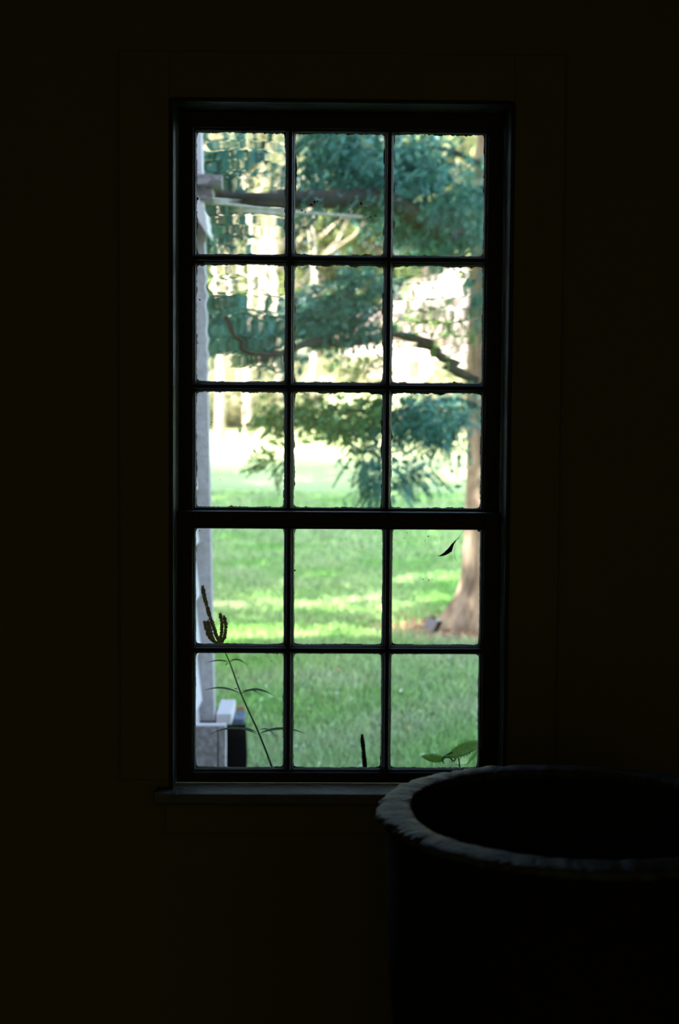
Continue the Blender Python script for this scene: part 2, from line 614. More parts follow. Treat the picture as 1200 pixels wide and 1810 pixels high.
def putty(x0, x1, z0, z1, y, seed, rough):
    """ragged band of old putty on the outer side, its inner edge uneven, one closed strip per side"""
    rg = np.random.default_rng(seed)
    mb = MB()
    amp = .0022 if rough else .0011

    def wobble(n):
        t = np.linspace(0, 1, n)
        w = np.zeros(n)
        for k in (1.3, 3.1, 7, 15, 31):
            w += rg.uniform(.3, 1) / k ** .45 * np.sin(2 * pi * (k * t + rg.uniform(0, 1)))
        w = w * amp * .7 + rg.normal(0, amp * .28, n)
        for _ in range(rg.integers(0, 3 if rough else 2)):
            c = rg.uniform(.05, .95)
            w += amp * rg.uniform(.6, 1.3) * np.exp(-((t - c) / rg.uniform(.015, .05)) ** 2)
        # round the corners
        w += .004 * np.exp(-t / .02) + .004 * np.exp(-(1 - t) / .02)
        return np.clip(w + amp * .4, -.004, .008)
    n = 56
    for side in range(4):
        wv = wobble(n)
        t = np.linspace(0, 1, n)
        vs = []
        for i in range(n):
            if side == 0:
                a, b = (x0 + (x1 - x0) * t[i], z0 - .005), (x0 + (x1 - x0) * t[i], z0 + wv[i])
            elif side == 1:
                a, b = (x0 + (x1 - x0) * t[i], z1 + .005), (x0 + (x1 - x0) * t[i], z1 - wv[i] * 1.2)
            elif side == 2:
                a, b = (x0 - .005, z0 + (z1 - z0) * t[i]), (x0 + wv[i], z0 + (z1 - z0) * t[i])
            else:
                a, b = (x1 + .005, z0 + (z1 - z0) * t[i]), (x1 - wv[i], z0 + (z1 - z0) * t[i])
            vs += [(a[0], y, a[1]), (b[0], y, b[1]), (b[0], y + .003, b[1]), (a[0], y + .009, a[1])]
        fs = []
        for i in range(n - 1):
            k = 4 * i
            for j in range(4):
                fs.append((k + j, k + (j + 1) % 4, k + 4 + (j + 1) % 4, k + 4 + j))
        fs += [(0, 3, 2, 1), (4 * n - 4, 4 * n - 3, 4 * n - 2, 4 * n - 1)]
        mb.add(vs, fs)
    return mb


up = sash('upper_sash', 3.345, 2.3275, 1.372, .04, .03,
          [(2.287, 2.004), (1.981, 1.706), (1.683, 1.4095)], [(-.2815, -.073), (-.0505, .159), (.180, .394)],
          [[2.7, .8, .7], [2.9, .8, 2.0], [.6, .6, .8]])
lo = sash('lower_sash', 3.300, 1.4035, .766, .04, .04,
          [(1.3635, 1.0895), (1.068, .795)], [(-.2785, -.0715), (-.0475, .160), (.183, .390)],
          [[.5, .4, .5], [.5, .4, .4]])

# specks of dirt stuck on the panes
rg = np.random.default_rng(11)
speck_px = [(348, 350, 4.5), (349, 352, 4), (350, 300, 1.5), (347, 235, 1.5), (645, 367, 2), (638, 360, 3), (655, 383, 2), (664, 382, 2.2), (650, 386, 1.6),
            (556, 357, 3), (550, 362, 3.2), (562, 355, 2.2), (533, 372, 2.2), (540, 375, 1.8), (597, 383, 1.2), (353, 530, 2), (350, 606, 1.6),
            (847, 937, 5), (842, 935, 3.4), (748, 1024, 1.6), (758, 1026, 1.6), (764, 1024, 1.2), (749, 1029, 1.2), (751, 956, 1.4), (757, 948, 1.6), (719, 942, 1.4), (715, 951, 1.2), (773, 957, 1.2),
            (611, 953, 1.2), (640, 967, 1.2), (640, 365, 1.6), (504, 1302, 5), (505, 1310, 4), (374, 747, 1.6), (372, 750, 1.4), (388, 848, 1.3), (427, 828, 1), (468, 1135, 1.1),
            (480, 1168, 1.3), (490, 1156, 1.6), (684, 1040, 3), (685, 1046, 3), (521, 1008, 2.6), (676, 1308, 2), (353, 938, 1.5), (359, 960, 1.4), (345, 965, 2)]
mb = MB()
for _ in range(26):
    speck_px.append((rg.uniform(350, 850), rg.uniform(940, 1350) if rg.random() < .5 else rg.uniform(240, 890), rg.uniform(.5, .9)))
for px, py, s in speck_px:
    Y = 3.3725 if py < 915 else 3.3275
    c = at(px, py, Y)
    s *= .0011
    vs = []
    n = 6
    for k in range(n):
        a = 2 * pi * k / n
        rr = s * rg.uniform(.5, 1.2)
        vs.append((c.x + cos(a) * rr, Y, c.z + sin(a) * rr))
    vs.append((c.x, Y - s * .7, c.z))
    mb.add(vs, [(k, (k + 1) % n, n) for k in range(n)] + [tuple(range(n))[::-1]])
o = wpart('dirt_specks', mb, M['dead_leaf'])
tag(o, kind='stuff')

# ------------------------------------------------------------------ vat below the window, in the room
VC = at(1022, 1431, 2.46)
VZ = VC.z
rg = np.random.default_rng(5)
vat = tag(empty('vat', (VC.x, VC.y, 0)), 'large round dark vat with a broad chipped blue-grey rim, below the window', 'vat')
R0, R1 = .352, .292
n = 520
ph = np.linspace(0, 2 * pi, n, endpoint=False)
chip = np.zeros(n)
for k in (5, 11, 19, 43):
    chip += .0012 * np.sin(k * ph + rg.uniform(0, 6))
chip += rg.normal(0, .0006, n)
for c in range(60):        # nicks bitten out of the outer edge
    a = rg.uniform(0, 2 * pi)
    d = np.abs((ph - a + pi) % (2 * pi) - pi)
    chip -= rg.uniform(.001, .010) * np.exp(-(d / rg.uniform(.005, .03)) ** 2)
inn = .0015 * np.sin(7 * ph + 1) + .001 * np.sin(23 * ph) + rg.normal(0, .0008, n)
top = .0015 * np.sin(3 * ph) + .0006 * np.sin(37 * ph) + rg.normal(0, .0002, n)
rings = [(R0 - .012 + chip * .5, -.018 + 0 * ph), (R0 + chip, -.015 + 0 * ph), (R0 + .002 + chip, -.008 + top), (R0 - .004 + chip, -.002 + top), (R0 - .012 + chip * .7, top), ((R0 + R1) / 2 + 0 * ph, .002 + top), (R1 + .006 + inn, .001 + top),
         (R1 + inn, -.004 + top), (R1 + .001 + inn, -.018 + 0 * ph)]
V = []
for rr, zz in rings:
    V.append(np.stack([rr * np.cos(ph), rr * np.sin(ph), zz + VZ], -1))
V = np.vstack(V)
nr = len(rings)
Fq = []
for i in range(nr):
    i2 = (i + 1) % nr
    for k in range(n):
        k2 = (k + 1) % n
        Fq.append((i * n + k, i * n + k2, i2 * n + k2, i2 * n + k))
o = np_mesh('rim', V, Fq, M['rim'], vat, smooth=True)
tag(o, label='broad flat worn rim with a nicked edge')
prof = [(.225, 0), (.26, .01), (.30, .30), (.330, .62), (.338, VZ - .018), (R1 + .002, VZ - .018), (.288, VZ - .1), (.27, .3), (.22, .08), (.0, .06)]
n2 = 64
V, Fq = [], []
for rr, zz in prof:
    for k in range(n2):
        a = 2 * pi * k / n2
        V.append((rr * cos(a), rr * sin(a), zz))
for i in range(len(prof) - 1):
    for k in range(n2):
        k2 = (k + 1) % n2
        Fq.append((i * n2 + k, i * n2 + k2, (i + 1) * n2 + k2, (i + 1) * n2 + k))
Fq = [f for f in Fq]
o = np_mesh('body', V, Fq, M['vat_out'], vat, smooth=True)
# ------------------------------------------------------------------ white wing of the building, left outside
WY = 7.0                                       # its far corner
xe_b = at(378, 1100, WY)
xe_t = at(362, 300, WY)
lean = (xe_t.x - xe_b.x) / (xe_t.z - xe_b.z)   # the old wall leans a little


def wx(z, off=0.0):
    return xe_b.x + lean * (z - xe_b.z) + off


wing = tag(empty('house_wing', (-2, 6, -.3)), 'white clapboard wing of the house just outside the window, left', 'building')
wing_inv = Matrix.Translation(-Vector(wing.location))


def wing_part(name, mb, m, **k):
    o = mb.build(name, m, wing, **k)
    o.matrix_parent_inverse = wing_inv
    return o


pil = .052                                     # the corner post stands proud of the siding


def slab(y0, y1, z0, z1, xin0, off0, off1, xin=-6.0):
    """box whose right face follows the leaning wall; off0 at the bottom, off1 at the top"""
    mb = MB()
    v = [(xin0, y0, z0), (wx(z0, off0), y0, z0), (wx(z0, off0), y1, z0), (xin0, y1, z0), (xin0, y0, z1), (wx(z1, off1), y0, z1), (wx(z1, off1), y1, z1), (xin0, y1, z1)]
    mb.add(v, [(3, 2, 1, 0), (4, 5, 6, 7), (0, 1, 5, 4), (1, 2, 6, 5), (2, 3, 7, 6), (3, 0, 4, 7)])
    return mb


wing_part('wall', slab(YO + .012, WY - .02, -.3, 6.6, -7.2, -pil - .05, -pil - .05), M['white'])
z = -.25
k = 0
while z < 6.3:
    wing_part('clapboard', slab(YO + .01, WY - .10, z, z + .275, wx(z) - .2, -pil - .004, -pil - .03), M['white'])
    z += .258
ztop = at(358, 352, WY).z
wing_part('corner_post', slab(WY - .10, WY, -.3, ztop - .06, wx(0) - .3, 0, 0), M['white_aged'], bevel=.003)
wing_part('upper_post', slab(WY - .12, WY, ztop - .05, 6.5, wx(0) - .3, -.004, -.012), M['white'], bevel=.003)
# cornice pieces at the corner
a, b = at(346, 307, 6.8), at(392, 326, 6.8)
wing_part('cornice', MB().box(a.x - .4, b.x, 6.8, 6.93, b.z, a.z), M['white_worn'], bevel=.002)
a, b = at(346, 326, 6.85), at(375, 352, 6.85)
wing_part('cornice_block', MB().box(a.x - .4, b.x, 6.85, 6.98, b.z, a.z), M['white_worn'], bevel=.002)
# flared board end below the block
p = [at(340, 352, 6.7), at(352, 352, 6.7), at(363, 372, 6.7), at(369, 412, 6.7), at(366, 414, 6.7), at(340, 374, 6.7)]
mb = MB()
vs = [(q.x, 6.62, q.z) for q in p] + [(q.x, 6.98, q.z) for q in p]
mb.add(vs, [tuple(range(6))[::-1], tuple(range(6, 12))] + [(i, (i + 1) % 6, 6 + (i + 1) % 6, 6 + i) for i in range(6)])
wing_part('flared_board', mb, M['white'])
r = MB()
r.add([(-7.4, YO + .012, 6.6), (wx(4.3) + .15, YO + .012, 6.6), (wx(4.3) + .15, 7.3, 6.6), (-7.4, 7.3, 6.6), (-4.0, YO + .012, 9.0), (-4.0, 7.3, 9.0)],
      [(0, 1, 4), (1, 2, 5, 4), (2, 3, 5), (3, 0, 4, 5), (3, 2, 1, 0)])
wing_part('roof', r, M['roof'])  # unseen roof, raised and widened so its shadow reaches further over the lawn

# wooden box against the wing, with beam end above and black bin beside it
GZ = -.3
a, b = at(353, 1284, 6.35), at(398, 1500, 6.35)
sm_ = at(385, 1320, 6.35)
box = tag(empty('wooden_box', (a.x, 6.4, GZ)), 'grey weathered boarded box standing against the foot of the white wing', 'box')
box_inv = Matrix.Translation(-Vector(box.location))


def bp_(name, mb, m, par, inv, **k):
    o = mb.build(name, m, par, **k)
    o.matrix_parent_inverse = inv
    return o


bp_('board', MB().box(a.x - .06, sm_.x - .003, 6.35, 6.372, GZ, a.z), M['white_worn'], box, box_inv, bevel=.001)
bp_('board', MB().box(sm_.x + .003, b.x, 6.352, 6.374, GZ, a.z), M['white_worn'], box, box_inv, bevel=.001)
bp_('side_board', MB().box(b.x - .02, b.x, 6.375, 6.43, GZ, a.z), M['white'], box, box_inv)
bp_('top_board', MB().box(a.x - .06, b.x - .021, 6.373, 6.43, a.z - .02, a.z), M['white'], box, box_inv)

a, b = at(382, 1262, 6.45), at(409, 1281, 6.45)
beam = tag(empty('beam_end', (a.x, 6.6, b.z)), 'square white beam end jutting out above the boarded box', 'beam')
beam_inv = Matrix.Translation(-Vector(beam.location))
c = at(380, 1238, 6.8)
bp_('beam', MB().box(a.x, b.x, 6.45, 6.80, b.z, a.z), M['white'], beam, beam_inv, bevel=.002)
bp_('rusty_plate', MB().box(a.x - .006, a.x - .0005, 6.45, 6.6, b.z - .01, a.z - .002), M['rust'], beam, beam_inv)

a, b = at(402, 1286, 6.75), at(434, 1500, 6.75)
bn = tag(empty('black_bin', ((a.x + b.x) / 2 - .04, 6.9, GZ)), 'black bulging bin with blue-grey lid beside the boarded box', 'bin')
bin_inv = Matrix.Translation(-Vector(bn.location))
R_ = .13
cx = b.x - R_
mb = MB()
zt = a.z
pr = [(R_ * .88, GZ), (R_ * .95, GZ + .05), (R_, GZ + .30), (R_ * .99, zt - .10), (R_ * .94, zt - .02), (R_ * .90, zt)]
vs, fs = [], []
n = 40
for rr, zz in pr:
    for k in range(n):
        vs.append((cx + rr * cos(2 * pi * k / n), 6.9 + rr * sin(2 * pi * k / n), zz))
for i in range(len(pr) - 1):
    for k in range(n):
        fs.append((i * n + k, i * n + (k + 1) % n, (i + 1) * n + (k + 1) % n, (i + 1) * n + k))
fs += [tuple(range(n))[::-1], tuple(range((len(pr) - 1) * n, len(pr) * n))]
mb.add(vs, fs)
bp_('drum', mb, M['black'], bn, bin_inv, smooth=False)
mb = MB()
mb.box(cx + .02, cx + .118, 6.80, 7.0, zt + .001, zt + .030)
bp_('lid', mb, M['bluegrey'], bn, bin_inv, bevel=.004)
bp_('tan_batten', MB().box(cx + .02, cx + .112, 7.0, 7.02, zt + .001, zt + .055), M['tan'], bn, bin_inv, bevel=.002)

# ------------------------------------------------------------------ ground
xs = np.concatenate([np.linspace(-60, -8, 14), np.linspace(-7, 9, 50), np.linspace(10, 60, 14)])
ys = np.concatenate([np.linspace(3.43, 24, 70), np.linspace(25, 160, 60)])
X, Y = np.meshgrid(xs, ys)
Z = gz(Y) + .02 * np.sin(X * 1.3 + Y * .7) * np.clip((Y - 5) / 5, 0, 1) + .15 * np.sin(X * .13 + 1) * np.clip((Y - 25) / 20, 0, 1)
nx, ny = len(xs), len(ys)
idx = np.arange(nx * ny).reshape(ny, nx)
q = np.stack([idx[:-1, :-1], idx[:-1, 1:], idx[1:, 1:], idx[1:, :-1]], -1).reshape(-1, 4)
tag(np_mesh('lawn', np.stack([X, Y, Z], -1).reshape(-1, 3), q, M['lawn'], smooth=True), kind='structure')


def gzn(x, y):
    return gz(y) + .02 * np.sin(x * 1.3 + y * .7) * np.clip((y - 5) / 5, 0, 1) + .15 * np.sin(x * .13 + 1) * np.clip((y - 25) / 20, 0, 1)


# grass blades: one bent blade = 3 triangles
rg = np.random.default_rng(21)
BV, BF = [], []
base = 0
TREE = (1.45, 13.6)
for (y0, y1, nb, hgt, wid) in ((5.0, 8.5, 60000, .075, .0065), (8.5, 13, 60000, .075, .0095), (13, 20, 50000, .07, .013), (20, 32, 40000, .08, .026)):
    nb = int(nb * 2.05)
    t = rg.random(nb)
    y = y0 + (y1 - y0) * t
    x = rg.uniform(-.28, .45, nb) * y
    keep = ~((x < wx(-.3) + .06) & (y < 7.02))
    d = np.hypot(x - TREE[0] - .1, y - TREE[1] + .2)
    keep &= (d > rg.uniform(.5, 1.4, nb))
    x, y = x[keep], y[keep]
    nb = len(x)
    h = hgt * rg.uniform(.45, 1.25, nb)
    w_ = wid * rg.uniform(.6, 1.3, nb)
    yaw = rg.uniform(0, 2 * pi, nb)
    la = rg.uniform(0, 2 * pi, nb)
    ln = h * rg.uniform(.1, .8, nb)
    z0 = gzn(x, y)
    ux, uy = np.cos(yaw) * w_ / 2, np.sin(yaw) * w_ / 2
    p0 = np.stack([x - ux, y - uy, z0 - .005], -1)
    p1 = np.stack([x + ux, y + uy, z0 - .005], -1)
    mx_, my_ = x + np.cos(la) * ln * .35, y + np.sin(la) * ln * .35
    p2 = np.stack([mx_ + ux * .8, my_ + uy * .8, z0 + h * .6], -1)
    p3 = np.stack([mx_ - ux * .8, my_ - uy * .8, z0 + h * .6], -1)
    p4 = np.stack([x + np.cos(la) * ln, y + np.sin(la) * ln, z0 + h * .95], -1)
    V = np.stack([p0, p1, p2, p3, p4], 1).reshape(-1, 3)
    i0 = base + np.arange(nb) * 5
    Fc = np.concatenate([np.stack([i0, i0 + 1, i0 + 2], -1), np.stack([i0, i0 + 2, i0 + 3], -1), np.stack([i0 + 3, i0 + 2, i0 + 4], -1)])
    BV.append(V)
    BF.append(Fc)
    base += len(V)
tag(np_mesh('grass', np.vstack(BV), np.vstack(BF), M['grass']), 'short green grass blades covering the lawn', 'grass', kind='stuff')

# flat leaf template (diamond, slightly folded)
LT = np.array([[0, 0, 0], [.5, .28, .06], [1, 0, 0], [.5, -.28, .06]], float)
LF = np.array([[0, 1, 2], [0, 2, 3]])


def rand_rot(rg, m, flat=0.0):
    d = rg.normal(size=(m, 3))
    d[:, 2] *= (1 - flat)
    return rot_frames(d, rg.uniform(-pi, pi, m) * (1 - flat) + rg.normal(0, .3, m))


# fallen leaves round the tree foot and over the lawn
m_ = 1500
a = rg.uniform(0, 2 * pi, m_)
d = np.abs(rg.normal(0, .62, m_)) + .25
x = TREE[0] + d * np.cos(a) * 1.1
y = TREE[1] - .15 + d * np.sin(a)
pos = np.stack([x, y, gzn(x, y) + .025], -1)
x2 = rg.uniform(-1, 1, 260)
y2 = rg.uniform(6.5, 20, 260)
x2 = x2 * y2 * .16
keep = (x2 > wx(-.3) + .1) | (y2 > 7.1)
x2, y2 = x2[keep], y2[keep]
pos2 = np.stack([x2, y2, gzn(x2, y2) + .055], -1)
pos = np.vstack([pos, pos2])
V, Fc = scatter(LT, LF, pos, rand_rot(rg, len(pos), .7), rg.uniform(.03, .075, len(pos)) * np.where(np.arange(len(pos)) < m_, 1, .6))
tag(np_mesh('leaf_litter', V, Fc, M['litter']), 'tan and pink fallen leaves strewn about the foot of the tree', 'leaves', kind='stuff')
# pale clover heads in the near grass
x = rg.uniform(-1, 1, 520)
y = rg.uniform(6.2, 11.5, 520)
x = x * y * .17
keep = (x > wx(-.3) + .1) | (y > 7.1)
x, y = x[keep], y[keep]
pos = np.stack([x, y, gzn(x, y) + .05], -1)
V, Fc = scatter(LT, LF, pos, rand_rot(rg, len(pos), .6), rg.uniform(.018, .038, len(pos)))
tag(np_mesh('clover', V, Fc, M['clover']), 'pale clover heads dotted through the near grass', 'clover', kind='stuff')

# ------------------------------------------------------------------ the conifer outside, right
TY = 13.6
base = at(862, 1112, TY)
tree = tag(empty('conifer', (base.x, TY, gzf(TY))), 'tall conifer with flared trunk and drooping blue-green boughs on lawn', 'tree')
tinv = Matrix.Translation(-Vector(tree.location))


def tpart(name, o):
    o.parent = tree
    o.matrix_parent_inverse = tinv
    return o


edge = [(1125, 764), (1112, 771), (1100, 778), (1085, 787), (1070, 797), (1055, 806), (1040, 812), (1020, 816), (980, 819), (940, 821), (840, 824), (700, 826), (600, 828), (480, 833), (360, 838), (240, 843), (100, 849), (-200, 855)]
ez = np.array([at(px, py, TY).z for py, px in edge])
ex = np.array([at(px, py, TY).x for py, px in edge])
cxT = base.x
nseg, nrg = 72, 150
zz = np.linspace(ez[0] - .1, ez[-1], nrg)
le = np.interp(zz, ez, ex)
V = []
lx = at(856, 300, TY).x
rg = np.random.default_rng(3)
phs = rg.uniform(0, 6.3, 12)
for i, z in enumerate(zz):
    cxi = cxT + (z - GZ) * (.004)
    rl = cxi - le[i]
    h = max(z - GZ, 0)
    rb = .20 - .008 * h
    rb = max(rb, .08)
    fl = rl - rb                                   # extra reach of the root flare
    for k in range(nseg):
        a = 2 * pi * k / nseg
        lobe = 0
        for ang, wd, st in ((pi, 1.0, 1.0), (pi + 1.35, .5, .9), (-.4, .6, .8), (.9, .6, .7), (2.1, .5, .6)):
            dd = abs((a - ang + pi) % (2 * pi) - pi)
            lobe = max(lobe, st * math.exp(-(dd / wd) ** 2))
        rr = rb + (max(fl, 0) * lobe if h < 1.2 else fl * (0.5 - .5 * cos(a)))
        bark = .010 * sin(9 * a + 2 * sin(z * 1.7) + phs[0]) + .006 * sin(17 * a + 1.5 * sin(z * 3.1 + 1) + phs[1]) + .005 * sin(31 * a + z * 2.3 + phs[2]) * sin(z * 11 + 3 * a)
        rr += bark * (1 + 1.5 * math.exp(-h * 2))
        V.append((cxi + rr * cos(a), TY + rr * sin(a), z))
idx = np.arange(nseg * nrg).reshape(nrg, nseg)
q = np.stack([idx[:-1], np.roll(idx[:-1], -1, 1), np.roll(idx[1:], -1, 1), idx[1:]], -1).reshape(-1, 4)
tpart('trunk', np_mesh('trunk', V, q, M['bark'], smooth=True))


def bez(pts, n=14):
    """smooth Catmull-Rom through the points"""
    P = [Vector(p) for p in pts]
    P = [P[0] * 2 - P[1]] + P + [P[-1] * 2 - P[-2]]
    out = []
    for i in range(1, len(P) - 2):
        for t in np.linspace(0, 1, n, endpoint=False):
            a, b, c, d = P[i - 1], P[i], P[i + 1], P[i + 2]
            out.append(.5 * ((2 * b) + (c - a) * t + (2 * a - 5 * b + 4 * c - d) * t * t + (3 * b - a - 3 * c + d) * t ** 3))
    out.append(P[-2])
    return out


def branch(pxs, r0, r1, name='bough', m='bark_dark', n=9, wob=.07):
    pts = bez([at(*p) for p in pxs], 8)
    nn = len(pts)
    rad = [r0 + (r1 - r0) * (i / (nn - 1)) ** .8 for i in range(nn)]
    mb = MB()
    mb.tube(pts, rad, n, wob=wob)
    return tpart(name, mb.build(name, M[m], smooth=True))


# feathery spray template: stem with paired leaflets, along +x, hanging slightly
def spray_template(npair=9, L=1.0, wid=.32):
    vs, fs = [], []

    def tri(a, b, c):
        k = len(vs)
        vs.extend([a, b, c])
        fs.append((k, k + 1, k + 2))
    tri((0, -.008, 0), (0, .008, 0), (L, 0, -.1))
    for i in range(npair):
        t = .08 + .88 * i / (npair - 1)
        sag = -.1 * t * t
        ln = wid * (1 - .75 * abs(t - .42) ** 1.1 * 1.7) * (.9 if i % 2 else 1.1)
        ln = max(ln, .09)
        for s in (-1, 1):
            x1, y1 = t * L + ln * .62, s * ln * .8
            wv = .042
            a = (t * L, 0, sag)
            b = (t * L + ln * .30 + wv, s * (ln * .35), sag + .015)
            c = (x1, y1, sag - .05)
            d = (t * L + ln * .30 - wv, s * (ln * .42), sag - .01)
            k = len(vs)
            vs.extend([a, b, c, d])
            fs.append((k, k + 1, k + 2))
            fs.append((k, k + 2, k + 3))
    return np.array(vs, float), np.array(fs)


ST, SF = spray_template()
FDENS = .66


def foliage(zones, m, label=None, seed=0, size=(.14, .28), parent_fn=tpart, name='foliage'):
    """zones: px cx, cy, half-width, half-height, depth, depth spread, count, hang (0 level .. 1 straight down), lean x"""
    rg = np.random.default_rng(seed)
    P, D = [], []
    for (cx, cy, hw, hh, Yc, dY, cnt, hang, lnx) in zones:
        cnt = int(cnt * FDENS)
        c = at(cx, cy, Yc)
        sx = hw / F * Yc
        sz = hh / F * Yc
        u = rg.normal(size=(cnt, 3))
        u /= np.linalg.norm(u, axis=1, keepdims=True)
        u *= rg.random((cnt, 1)) ** .45
        # sprays grow in tufts of about six
        k_ = rg.integers(0, max(cnt // 6, 3), cnt)
        u = u[k_]
        tuft = rg.normal(0, 1, (cnt, 3)) * np.array([.09, .09, .045])
        P.append(np.array(c) + u * np.array([sx, dY, sz]) + tuft)
        d = rg.normal(0, .45, (cnt, 3))
        d[:, 0] += lnx
        d[:, 2] = d[:, 2] * .4 - hang * 1.3
        D.append(d)
    P, D = np.vstack(P), np.vstack(D)
    n_ = len(P)
    V, Fc = scatter(ST, SF, P, rot_frames(D, rg.normal(0, .7, n_)), rg.uniform(*size, n_))
    k_ = rg.integers(0, n_, n_ * 6)          # loose leaflets round the sprays
    P2 = P[k_] + rg.normal(0, .085, (len(k_), 3))
    V2, F2 = scatter(LT, LF, P2, rand_rot(rg, len(k_)), rg.uniform(.035, .085, len(k_)))
    F2 = F2 + len(V)
    V, Fc = np.vstack([V, V2]), np.vstack([Fc, F2])
    o = np_mesh(name, V, Fc, M[m])
    o = parent_fn(name, o)
    o['kind'] = 'stuff'
    return o


# big level limb across the top row
branch([(862, 420, 13.4), (790, 415, 12.2), (740, 385, 11.2), (680, 352, 10.4), (600, 352, 9.8), (520, 352, 9.4), (450, 352, 9.1), (380, 345, 8.9)], .085, .05, n=14)
branch([(740, 385, 11.2), (700, 330, 10.8), (640, 290, 10.6), (560, 262, 10.4)], .03, .01)
branch([(862, 300, 13.6), (800, 268, 12.8), (740, 262, 12.2), (690, 280, 11.8)], .035, .012)
branch([(862, 350, 13.5), (830, 345, 13.1), (800, 380, 12.8), (770, 420, 12.5)], .035, .015)
# bough that bends down from the trunk behind the middle row
branch([(850, 682, 13.6), (822, 664, 13.3), (790, 640, 12.9), (760, 612, 12.5), (725, 597, 12.1), (695, 590, 11.8), (650, 600, 11.5), (600, 608, 11.2)], .062, .035, n=12)
branch([(600, 608, 11.2), (560, 604, 10.6), (500, 624, 9.9), (470, 631, 9.7), (440, 624, 9.5), (420, 600, 9.4), (398, 562, 9.4)], .034, .016)
branch([(765, 628, 12.6), (748, 636, 12.5), (733, 648, 12.4)], .010, .005)
branch([(850, 500, 13.6), (835, 498, 13.5), (812, 478, 13.2)], .03, .012)
branch([(848, 720, 13.6), (800, 705, 13.0), (750, 715, 12.4), (700, 730, 11.9), (640, 765, 11.4), (600, 800, 11.2)], .035, .008)
branch([(700, 730, 11.9), (600, 725, 11.3), (520, 740, 10.9), (480, 790, 10.7)], .02, .006)
branch([(700, 620, 11.9), (660, 640, 12.0), (640, 672, 12.1)], .014, .006)

foliage([(430, 252, 75, 16, 9.6, .5, 32, .3, -.6), (380, 300, 22, 60, 9.4, .4, 70, .9, -.2), (385, 400, 18, 55, 9.4, .4, 60, 1, .0),
         (600, 262, 85, 30, 10.4, .9, 190, .3, -.7), (560, 310, 45, 30, 10.0, .6, 35, .5, -.6), (645, 315, 48, 42, 10.3, .8, 130, .5, -.6), (545, 380, 30, 22, 9.6, .4, 22, .8, -.5),
         (735, 300, 55, 60, 11.2, 1.0, 300, .4, -.7), (745, 365, 60, 35, 11.2, .8, 150, .5, -.5)], 'needles', seed=1)
foliage([(800, 405, 60, 38, 12.8, .8, 210, .35, -.7), (835, 330, 28, 45, 13.2, .7, 90, .5, -.5), (780, 440, 60, 16, 12.6, .7, 90, .3, -.8),
         (838, 500, 14, 30, 13.2, .4, 26, .6, -.4), (846, 560, 8, 22, 13.1, .3, 10, .7, -.2)], 'needles', seed=2)
foliage([(600, 560, 85, 42, 11.2, .9, 280, .3, -.7), (650, 500, 45, 30, 11.4, .8, 60, .3, -.7), (430, 580, 75, 45, 10.4, .7, 150, .7, -.4), (390, 540, 28, 24, 10.4, .5, 40, .6, -.3),
         (480, 590, 32, 30, 10.6, .6, 60, .6, -.4)], 'needles', seed=3)
foliage([(730, 575, 45, 14, 12.2, .6, 26, .2, -.6), (780, 595, 48, 12, 12.4, .6, 24, .2, .3), (790, 540, 45, 25, 12.8, .7, 30, .3, -.4), (620, 640, 28, 20, 12.0, .5, 14, .6, -.3), (760, 500, 60, 12, 12.6, .6, 14, .3, -.4)], 'needles_low', seed=4, size=(.12, .24))
foliage([(585, 735, 70, 30, 11.2, .7, 120, .3, -.7), (495, 745, 22, 22, 10.8, .5, 26, .4, -.7), (655, 740, 38, 36, 11.6, .7, 90, .5, -.5), (485, 810, 20, 18, 10.8, .3, 16, .5, -.7)], 'needles_low', seed=5, size=(.13, .26))
foliage([(650, 830, 35, 40, 11.2, .4, 60, .9, -.5), (725, 830, 32, 20, 11.5, .4, 34, .5, .6), (745, 745, 60, 45, 12.2, .8, 190, .5, -.3), (800, 730, 30, 35, 12.8, .6, 60, .6, .1), (790, 800, 22, 24, 12.6, .4, 22, .8, .1)], 'needles', seed=6)
# the crown above the frame, seen through gaps and shading the lawn
rg = np.random.default_rng(40)
for lv in range(9):
    zc = 6.2 + lv * 1.0
    Rr = max(5.0 - lv * .45, 1.0)
    n_ = 210
    an = rg.uniform(0, 2 * pi, n_)
    rr = Rr * rg.random(n_) ** .6
    P = np.stack([cxT + rr * np.cos(an), TY + rr * np.sin(an), zc + rg.normal(0, .25, n_) - rr * .12], -1)
    D = np.stack([np.cos(an), np.sin(an), np.full(n_, -.4)], -1) + rg.normal(0, .3, (n_, 3))
    V, Fc = scatter(ST, SF, P, rot_frames(D, rg.normal(0, .6, n_)), rg.uniform(.45, .8, n_))
    o = tpart('foliage', np_mesh('foliage', V, Fc, M['needles']))
    o['kind'] = 'stuff'
    mb = MB()
    for k in range(5):
        a = 2 * pi * k / 5 + lv
        mb.tube([(cxT, TY, zc), (cxT + Rr * .5 * cos(a), TY + Rr * .5 * sin(a), zc), (cxT + Rr * .95 * cos(a), TY + Rr * .95 * sin(a), zc - .5)], [.05, .03, .01], 6)
    tpart('bough', mb.build('bough', M['bark_dark'], smooth=True))

# added pale strip under the dark limb, standing for its lit underside
mb = MB()
pts = bez([at(344, 350, 8.6), at(378, 357, 8.65), at(430, 367, 8.8), at(490, 374, 9.0), at(560, 378, 9.2), at(640, 384, 9.5)], 8)
nn = len(pts)
mb.tube(pts, [.024 - .015 * i / (nn - 1) for i in range(nn)], 10, wob=.12)
tag(mb.build('bare_branch', M['bare_wood'], smooth=True), 'pale bare branch running under the dark limb from the white wing', 'branch')

